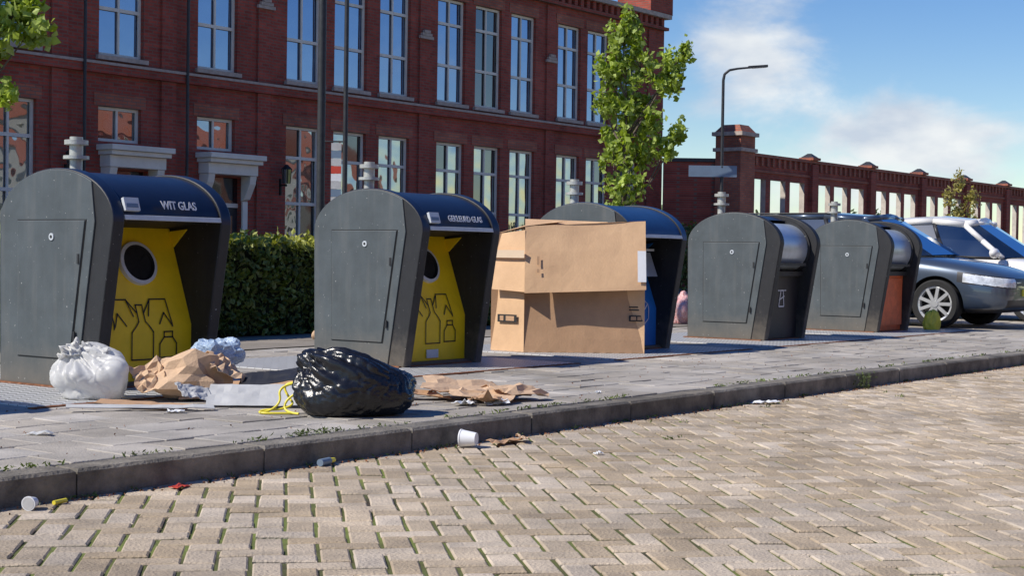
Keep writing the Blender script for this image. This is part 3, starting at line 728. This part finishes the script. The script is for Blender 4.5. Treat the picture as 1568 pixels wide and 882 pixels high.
# ---------------------------------------------------------------- street furniture
def lamp(name,x,y,h,reach,r=.045,sgn=1,rise=.04):
    e=empty(name,(x,y,P));b=MB()
    b.cyl((0,0,0),(0,0,.9),r*1.5,r*1.5,'dark',14);b.cyl((0,0,.9),(0,0,h-.25),r,r*.8,'dark',14)
    d=Vector((.599,-.8,0)).normalized()*sgn
    pts=[Vector((0,0,h-.25)),Vector((0,0,h-.1))+d*.03,Vector((0,0,h))+d*.15,Vector((0,0,h+.04))+d*.35,Vector((0,0,h+.04+rise))+d*reach]
    b.tube(pts,[r*.8,r*.75,r*.7,r*.6,r*.55],'dark',10)
    T=Matrix.Translation(pts[-1])@Matrix.Rotation(math.atan2(d.y,d.x),4,'Z')@Matrix.Rotation(-.08,4,'Y')
    b.box(-.1,.38,-.07,.07,-.02,.035,'dark',T);b.box(0,.34,-.055,.055,-.028,-.02,'ring',T)
    b.obj('pole_and_head',e,smooth=True,angle=35);return e
l=lamp('street_lamp',34.2,19.1,5.72,.72)
b=MB()
T=Matrix.Translation((0,0,3.05))@Matrix.Rotation(math.atan2(-.8,.6),4,'Z')
b.box(-.83,.37,-.055,-.035,0,.28,'sign',T);b.cyl((0,0,3.02),(0,0,3.06),.06,.06,'dark');b.cyl((0,0,3.28),(0,0,3.32),.06,.06,'dark')
b.obj('street_name_sign',l)
lamp('street_lamp',32.1,20.5,4.85,.95,rise=.22,r=.035)
b=MB();b.cyl((15.55,14.95,P),(15.55,14.95,8.5),.06,.052,'dark',14);b.cyl((15.55,14.95,P),(15.55,14.95,1.2),.08,.08,'dark',14);b.obj('lighting_mast',smooth=True,angle=40)
e=empty('banner_pole',(21.45,20,P));b=MB();b.cyl((0,0,0),(0,0,7.2),.05,.04,'dark',12)
b.cyl((0,0,3.1),(-.24,.32,3.1),.015,.015,'dark',8);b.cyl((0,0,1.9),(-.24,.32,1.9),.015,.015,'dark',8);b.obj('pole',e,smooth=True,angle=40)
b=MB()
T=Matrix.Rotation(math.atan2(.8,-.6),4,'Z')
for k in range(8): b.box(.07,.26,-.004,.004,1.92+.145*k,1.92+.145*(k+1)-.006,['board','sign','board','white','red','board','sign','board'][k],T)
b.obj('banner',e)

# ---------------------------------------------------------------- cars
def paint(name,col,metal=.35):
    m=nmat(name,col,.3,.02,3,metal=metal,coat=1.0);return m
M['pgrey']=paint('paint_blue_grey',(.075,.10,.14),.45);M['pwhite']=paint('paint_white',(.82,.80,.76),0)
M['tyre']=nmat('tyre',(.02,.02,.02),.85,.2);M['alloy']=nmat('alloy_silver',(.68,.69,.70),.3,.05,metal=.5)
M['lens']=nmat('headlight_lens',(.75,.78,.80),.12,.35,9,metal=.1,coat=1)
def wheel(b,x,y,sg,R=.315):
    z=R;yo=y;n=36
    prof=[(-.10,R-.085),(-.105,R-.02),(-.085,R),(.085,R),(.105,R-.02),(.10,R-.085)]
    k=len(b.v)
    for i in range(n):
        t=2*math.pi*i/n
        for w,r in prof: b.v.append((x+math.cos(t)*r,yo+w,z+math.sin(t)*r))
    m_=len(prof)
    for i in range(n):
        for j in range(m_-1):
            a=k+i*m_+j;c=k+((i+1)%n)*m_+j;b.f.append((a,c,c+1,a+1));b.m.append(b.mi('tyre'))
    rr=R-.085
    b.cyl((x,yo-.02,z),(x,yo+.02,z),rr,rr,'hole',n)
    ys=yo+sg*.085
    for i in range(n):
        t0=2*math.pi*i/n;t1=2*math.pi*(i+1)/n
        f=lambda r,t,yy:(x+math.cos(t)*r,yy,z+math.sin(t)*r)
        b.poly([f(rr+.004,t0,ys+sg*.012),f(rr+.004,t1,ys+sg*.012),f(rr-.025,t1,ys),f(rr-.025,t0,ys)],'alloy')
        b.poly([f(rr-.025,t0,ys),f(rr-.025,t1,ys),f(rr-.03,t1,yo),f(rr-.03,t0,yo)],'alloy')
    for i in range(9):
        T=Matrix.Translation((x,ys,z))@Matrix.Rotation(2*math.pi*i/9,4,'Y')
        b.box(.03,rr-.012,-.012,.012,-.021,.021,'alloy',T)
    b.cyl((x,ys-.02*sg,z),(x,ys+.02*sg,z),.055,.045,'alloy',16)
def car(loc,pm,scale,rotz,wagon=True,lx=1.0,sub=3,crown=.08,rail=.042):
    e=empty('parked_car',loc,rotz,scale)
    st=[(2.30,.50,.34,.60),(2.25,.68,.24,.68),(2.08,.80,.20,.745),(1.8,.86,.19,.82),(1.35,.885,.18,.885),(1.0,.89,.18,.93),(.3,.89,.18,.955),(-.7,.89,.18,.975),(-1.5,.885,.18,.99),(-2.0,.85,.2,.99),(-2.2,.79,.26,.96),(-2.28,.66,.34,.86)]
    V=[];Fc=[]
    for x,w,zb,zt in st:
        x*=lx
        h=zt-zb
        half=[(w*.80,zb),(w*.96,zb+h*.12),(w*1.0,zb+h*.42),(w*.985,zb+h*.68),(w*.955,zb+h*.88),(w*.86,zt-.005),(w*.5,zt+.028),(0,zt+.04)]
        ring=[(-y,z) for y,z in half]+[(y,z) for y,z in reversed(half[:-1])]
        for y,z in ring: V.append((x,y,z))
    m_=15
    for i in range(len(st)-1):
        for j in range(m_):
            a=i*m_+j;c=i*m_+(j+1)%m_;Fc.append((a,c,c+m_,a+m_))
    Fc.append(tuple(range(m_)));Fc.append(tuple((len(st)-1)*m_+i for i in reversed(range(m_))))
    me=bpy.data.meshes.new('body');me.from_pydata(V,[],Fc)
    bm=bmesh.new();bm.from_mesh(me);bmesh.ops.recalc_face_normals(bm,faces=bm.faces);bm.to_mesh(me);bm.free()
    me.materials.append(M[pm]);me.materials.append(M['hole'])
    o=bpy.data.objects.new('body',me);scene.collection.objects.link(o)
    s=o.modifiers.new('s','SUBSURF');s.levels=sub;s.render_levels=sub
    axf=1.37*lx;axr=-1.34*lx
    cb=MB()
    for ax in(axf,axr):
        for sg in(-1,1): cb.cyl((ax,sg*.60,.315),(ax,sg*1.2,.315),.365,.365,'hole',40)
    co=cb.obj('cut');bo=o.modifiers.new('b','BOOLEAN');bo.object=co;bo.operation='DIFFERENCE';bo.solver='EXACT'
    dg=bpy.context.evaluated_depsgraph_get();me2=bpy.data.meshes.new_from_object(o.evaluated_get(dg))
    bpy.data.objects.remove(o);bpy.data.objects.remove(co)
    me2.materials.clear()
    for k in(pm,'hole','blackp','lens'): me2.materials.append(M[k])
    for p in me2.polygons:
        c=p.center;p.material_index=0;p.use_smooth=True
        arch=False
        for ax in(axf,axr):
            if math.hypot(c.x-ax,c.z-.315)<.372 and abs(c.y)>.58: 
                if abs(p.normal.y)<.5 or abs(c.y)<.62: p.material_index=1;arch=True
        if arch: continue
        x=c.x/lx;ay=abs(c.y)
        if c.z<.26: p.material_index=2
        elif x>1.72 and ay>.42 and .545+(2.25-x)*.12<c.z<.655+(2.25-x)*.12: p.material_index=3
        elif x>1.66 and ay>.40 and .53+(2.25-x)*.12<c.z<.668+(2.25-x)*.12: p.material_index=2
        elif x>2.1 and ay<.40 and .56<c.z<.66: p.material_index=2
        elif x>2.0 and ay<.62 and .28<c.z<.38: p.material_index=2
    me2.set_sharp_from_angle(angle=math.radians(40))
    o=bpy.data.objects.new('body',me2);scene.collection.objects.link(o);o.parent=e
    if wagon:
        base=[(1.28,0,.965),(1.18,.5,.95),(.90,.775,.93),(0,.825,.95),(-.95,.82,.965),(-1.75,.78,.98),(-2.15,.64,.98),(-2.2,0,.98)]
        roof=[(.40,0,1.455),(.35,.40,1.445),(.20,.56,1.42),(-.35,.61,1.46),(-1.0,.61,1.455),(-1.6,.58,1.43),(-1.88,.50,1.40),(-1.95,0,1.42)]
    else:
        base=[(1.22,0,.965),(1.12,.5,.95),(.86,.775,.93),(0,.825,.95),(-.95,.82,.965),(-1.65,.78,.99),(-2.1,.60,.98),(-2.16,0,.98)]
        roof=[(.35,0,1.46),(.30,.40,1.45),(.15,.56,1.43),(-.35,.61,1.475),(-.9,.61,1.46),(-1.25,.57,1.43),(-1.45,.48,1.38),(-1.5,0,1.40)]
    base=[(x*lx,y,z) for x,y,z in base];roof=[(x*lx,y,z) for x,y,z in roof]
    b=MB();nb=len(base)
    for sg in(1,-1):
        for i in range(nb-1):
            A=base[i];B=base[i+1];C_=roof[i+1];D=roof[i]
            f=lambda p:(p[0],p[1]*sg,p[2])
            mid=lambda p,q_,o_:((p[0]+q_[0])/2,((p[1]+q_[1])/2+o_)*sg,(p[2]+q_[2])/2)
            m0=mid(A,D,.02 if A[1]>.1 else 0);m1=mid(B,C_,.02 if B[1]>.1 else 0)
            b.poly([f(A),f(B),m1,m0],'carglass');b.poly([m0,m1,f(C_),f(D)],'carglass')
    g=b.obj('windows',e,smooth=True,fix=True)
    b=MB()
    for sg in(1,-1):
        for i in range(nb-1):
            A=roof[i];B=roof[i+1]
            q1=(A[0],A[1]*.55*sg,A[2]+(crown*.78 if 0<i else 0.01));q2=(B[0],B[1]*.55*sg,B[2]+(crown*.78 if i<nb-2 else .01))
            c1=(A[0],0,A[2]+(crown if i>0 else .012));c2=(B[0],0,B[2]+(crown if i<nb-2 else .012))
            b.poly([(A[0],A[1]*sg,A[2]),(B[0],B[1]*sg,B[2]),q2,q1],pm);b.poly([q1,q2,c2,c1],pm)
    b.obj('roof',e,smooth=True)
    b=MB()
    for sg in(1,-1):
        f=lambda p:Vector((p[0],p[1]*sg,p[2]))
        b.tube([f(p) for p in roof[1:7]],rail,pm,8)
        def mid2(i): return Vector(((base[i][0]+roof[i][0])/2,((base[i][1]+roof[i][1])/2+.02)*sg,(base[i][2]+roof[i][2])/2))
        for i,r in((2,.042),(4,.03),(5,.05),(6,.06)): b.tube([f(base[i]),mid2(i),f(roof[i])],r,pm,8)
        b.tube([f(base[3])+Vector((-.05,0,0)),mid2(3)+Vector((-.03,0,0)),f(roof[3])],.03,'blackp',8)
        b.tube([f(p) for p in base[2:7]],.014,'blackp',6)
        b.cyl((roof[1][0],roof[1][1]*sg,roof[1][2]),(roof[0][0],0,roof[0][2]),.03,.03,pm,8)
    b.obj('pillars',e,smooth=True)
    b=MB()
    for ax in(axf,axr):
        for sg in(-1,1): wheel(b,ax,sg*.775,sg)
    b.obj('wheels',e,smooth=True,angle=35,fix=False)
    def ell(nm,c,sc,mt,rz=0,ry=0):
        bm=bmesh.new();bmesh.ops.create_uvsphere(bm,u_segments=24,v_segments=14,radius=1);me=bpy.data.meshes.new(nm);bm.to_mesh(me);bm.free()
        me.materials.append(M[mt]);me.polygons.foreach_set('use_smooth',[True]*len(me.polygons))
        o=bpy.data.objects.new(nm,me);scene.collection.objects.link(o);o.parent=e;o.location=c;o.scale=sc;o.rotation_euler=(0,ry,rz)
    for sg in(-1,1):
        ell('mirror',(.80*lx,sg*.98,1.0),(.07,.12,.075),pm)
        ell('tail_light',(-2.1*lx,sg*.72,.80),(.12,.1,.1),'red')
    b=MB();b.box(2.27*lx,2.29*lx,-.40,.40,.595,.612,'alloy');b.box(2.29*lx,2.318*lx,-.22,.22,.43,.52,'yel')
    for sg in(-1,1):
        b.box(.98*lx,.986*lx,sg*.885-.006,sg*.885+.006,.3,.90,'black');b.box(-.06*lx,-.054*lx,sg*.885-.006,sg*.885+.006,.3,.9,'black')
        if wagon: b.box(-1.8*lx,-.2*lx,sg*.62-.015,sg*.62+.015,1.495,1.515,'blackp')
    b.obj('grille_and_details',e,bevel=.006)
    return e
rz=math.radians(-90)
car((23.72,10.55,P),'pgrey',1.17,rz,True,.985,4,crown=.07)
car((27.3,10.2,P),'pwhite',1.17,rz+.03,False,.92,crown=.10,rail=.055)

# ---------------------------------------------------------------- world, sun
w=bpy.data.worlds.new("World");scene.world=w;w.use_nodes=True
nt=w.node_tree;N=nt.nodes;L=nt.links;bg=N['Background'];bg.inputs['Strength'].default_value=.12
az=Vector((-.87,.5));EL=math.radians(44)
sky=N.new('ShaderNodeTexSky');sky.sky_type='NISHITA';sky.sun_disc=False;sky.sun_elevation=EL;sky.sun_rotation=math.atan2(az.x,az.y)%(2*math.pi)
sky.air_density=1.0;sky.dust_density=.0;sky.ozone_density=2.5
hs=N.new('ShaderNodeHueSaturation');hs.inputs['Saturation'].default_value=1.35;hs.inputs['Value'].default_value=1.0;hs.inputs['Hue'].default_value=.515;L.new(sky.outputs[0],hs.inputs['Color'])
tc=N.new('ShaderNodeTexCoord')
mp=N.new('ShaderNodeMapping');mp.inputs['Scale'].default_value=(1,1,2.2);L.new(tc.outputs['Generated'],mp.inputs['Vector'])
no=N.new('ShaderNodeTexNoise');no.inputs['Scale'].default_value=9;no.inputs['Detail'].default_value=9;no.inputs['Roughness'].default_value=.58;no.inputs['Distortion'].default_value=.25
L.new(mp.outputs[0],no.inputs['Vector'])
def blob(d,sc,rad,amt):
    d=Vector(d).normalized()
    s=N.new('ShaderNodeVectorMath');s.operation='SUBTRACT';s.inputs[1].default_value=d;L.new(tc.outputs['Generated'],s.inputs[0])
    m=N.new('ShaderNodeVectorMath');m.operation='MULTIPLY';m.inputs[1].default_value=(1,1,sc);L.new(s.outputs[0],m.inputs[0])
    l=N.new('ShaderNodeVectorMath');l.operation='LENGTH';L.new(m.outputs[0],l.inputs[0])
    r=N.new('ShaderNodeMapRange');r.interpolation_type='SMOOTHSTEP';r.inputs['From Min'].default_value=0;r.inputs['From Max'].default_value=rad;r.inputs['To Min'].default_value=amt;r.inputs['To Max'].default_value=0
    L.new(l.outputs['Value'],r.inputs['Value']);return r.outputs[0]
def add(a,b_,op='ADD'):
    m=N.new('ShaderNodeMath');m.operation=op
    for i,x in enumerate((a,b_)):
        if isinstance(x,(int,float)): m.inputs[i].default_value=x
        else: L.new(x,m.inputs[i])
    return m.outputs[0]
s=add(no.outputs['Fac'],blob((.886,.477,.136),1.5,.085,.42))
s=add(s,blob((.935,.42,.075),2.4,.15,.28))
s=add(s,blob((.97,.36,.06),2.4,.12,.22))
mr=N.new('ShaderNodeMapRange');mr.interpolation_type='SMOOTHSTEP';mr.inputs['From Min'].default_value=.58;mr.inputs['From Max'].default_value=.88;mr.inputs['To Max'].default_value=.95;L.new(s,mr.inputs['Value'])
n2=N.new('ShaderNodeTexNoise');n2.inputs['Scale'].default_value=16;n2.inputs['Detail'].default_value=6;L.new(mp.outputs[0],n2.inputs['Vector'])
cr=N.new('ShaderNodeValToRGB');cr.color_ramp.elements[0].position=.35;cr.color_ramp.elements[1].position=.62
cr.color_ramp.elements[0].color=(4.9,5.5,6.4,1);cr.color_ramp.elements[1].color=(7.4,7.6,7.7,1);L.new(n2.outputs['Fac'],cr.inputs['Fac'])
mx=N.new('ShaderNodeMix');mx.data_type='RGBA';L.new(mr.outputs[0],mx.inputs['Factor']);L.new(hs.outputs[0],mx.inputs['A']);L.new(cr.outputs[0],mx.inputs['B'])
L.new(mx.outputs['Result'],bg.inputs['Color'])
sd=bpy.data.lights.new('sun','SUN');sd.energy=5.0;sd.angle=math.radians(.5);sd.color=(1,.94,.84)
so=bpy.data.objects.new('sun',sd);scene.collection.objects.link(so)
sdir=Vector((az.x*math.cos(EL),az.y*math.cos(EL),math.sin(EL))).normalized()
so.rotation_euler=sdir.to_track_quat('Z','Y').to_euler();so.location=(0,0,30)

# ---------------------------------------------------------------- camera
cd=bpy.data.cameras.new('camera');co=bpy.data.objects.new('camera',cd);scene.collection.objects.link(co)
cd.sensor_width=36;cd.lens=2378/1568*36;cd.clip_end=2000;cd.clip_start=.05
Fh=Vector((.8007,.5990,0)).normalized();p=math.radians(1.18);ph=.0148
f=(Fh*math.cos(p)-Vector((0,0,1))*math.sin(p)).normalized();r=f.cross(Vector((0,0,1))).normalized();u=r.cross(f)
r2=r*math.cos(ph)+u*math.sin(ph);u2=u*math.cos(ph)-r*math.sin(ph)
mt=Matrix(((r2.x,u2.x,-f.x,0),(r2.y,u2.y,-f.y,0),(r2.z,u2.z,-f.z,1.13),(0,0,0,1)))
co.matrix_world=mt
scene.camera=co
scene.view_settings.view_transform='Standard';scene.view_settings.look='None';scene.view_settings.exposure=0
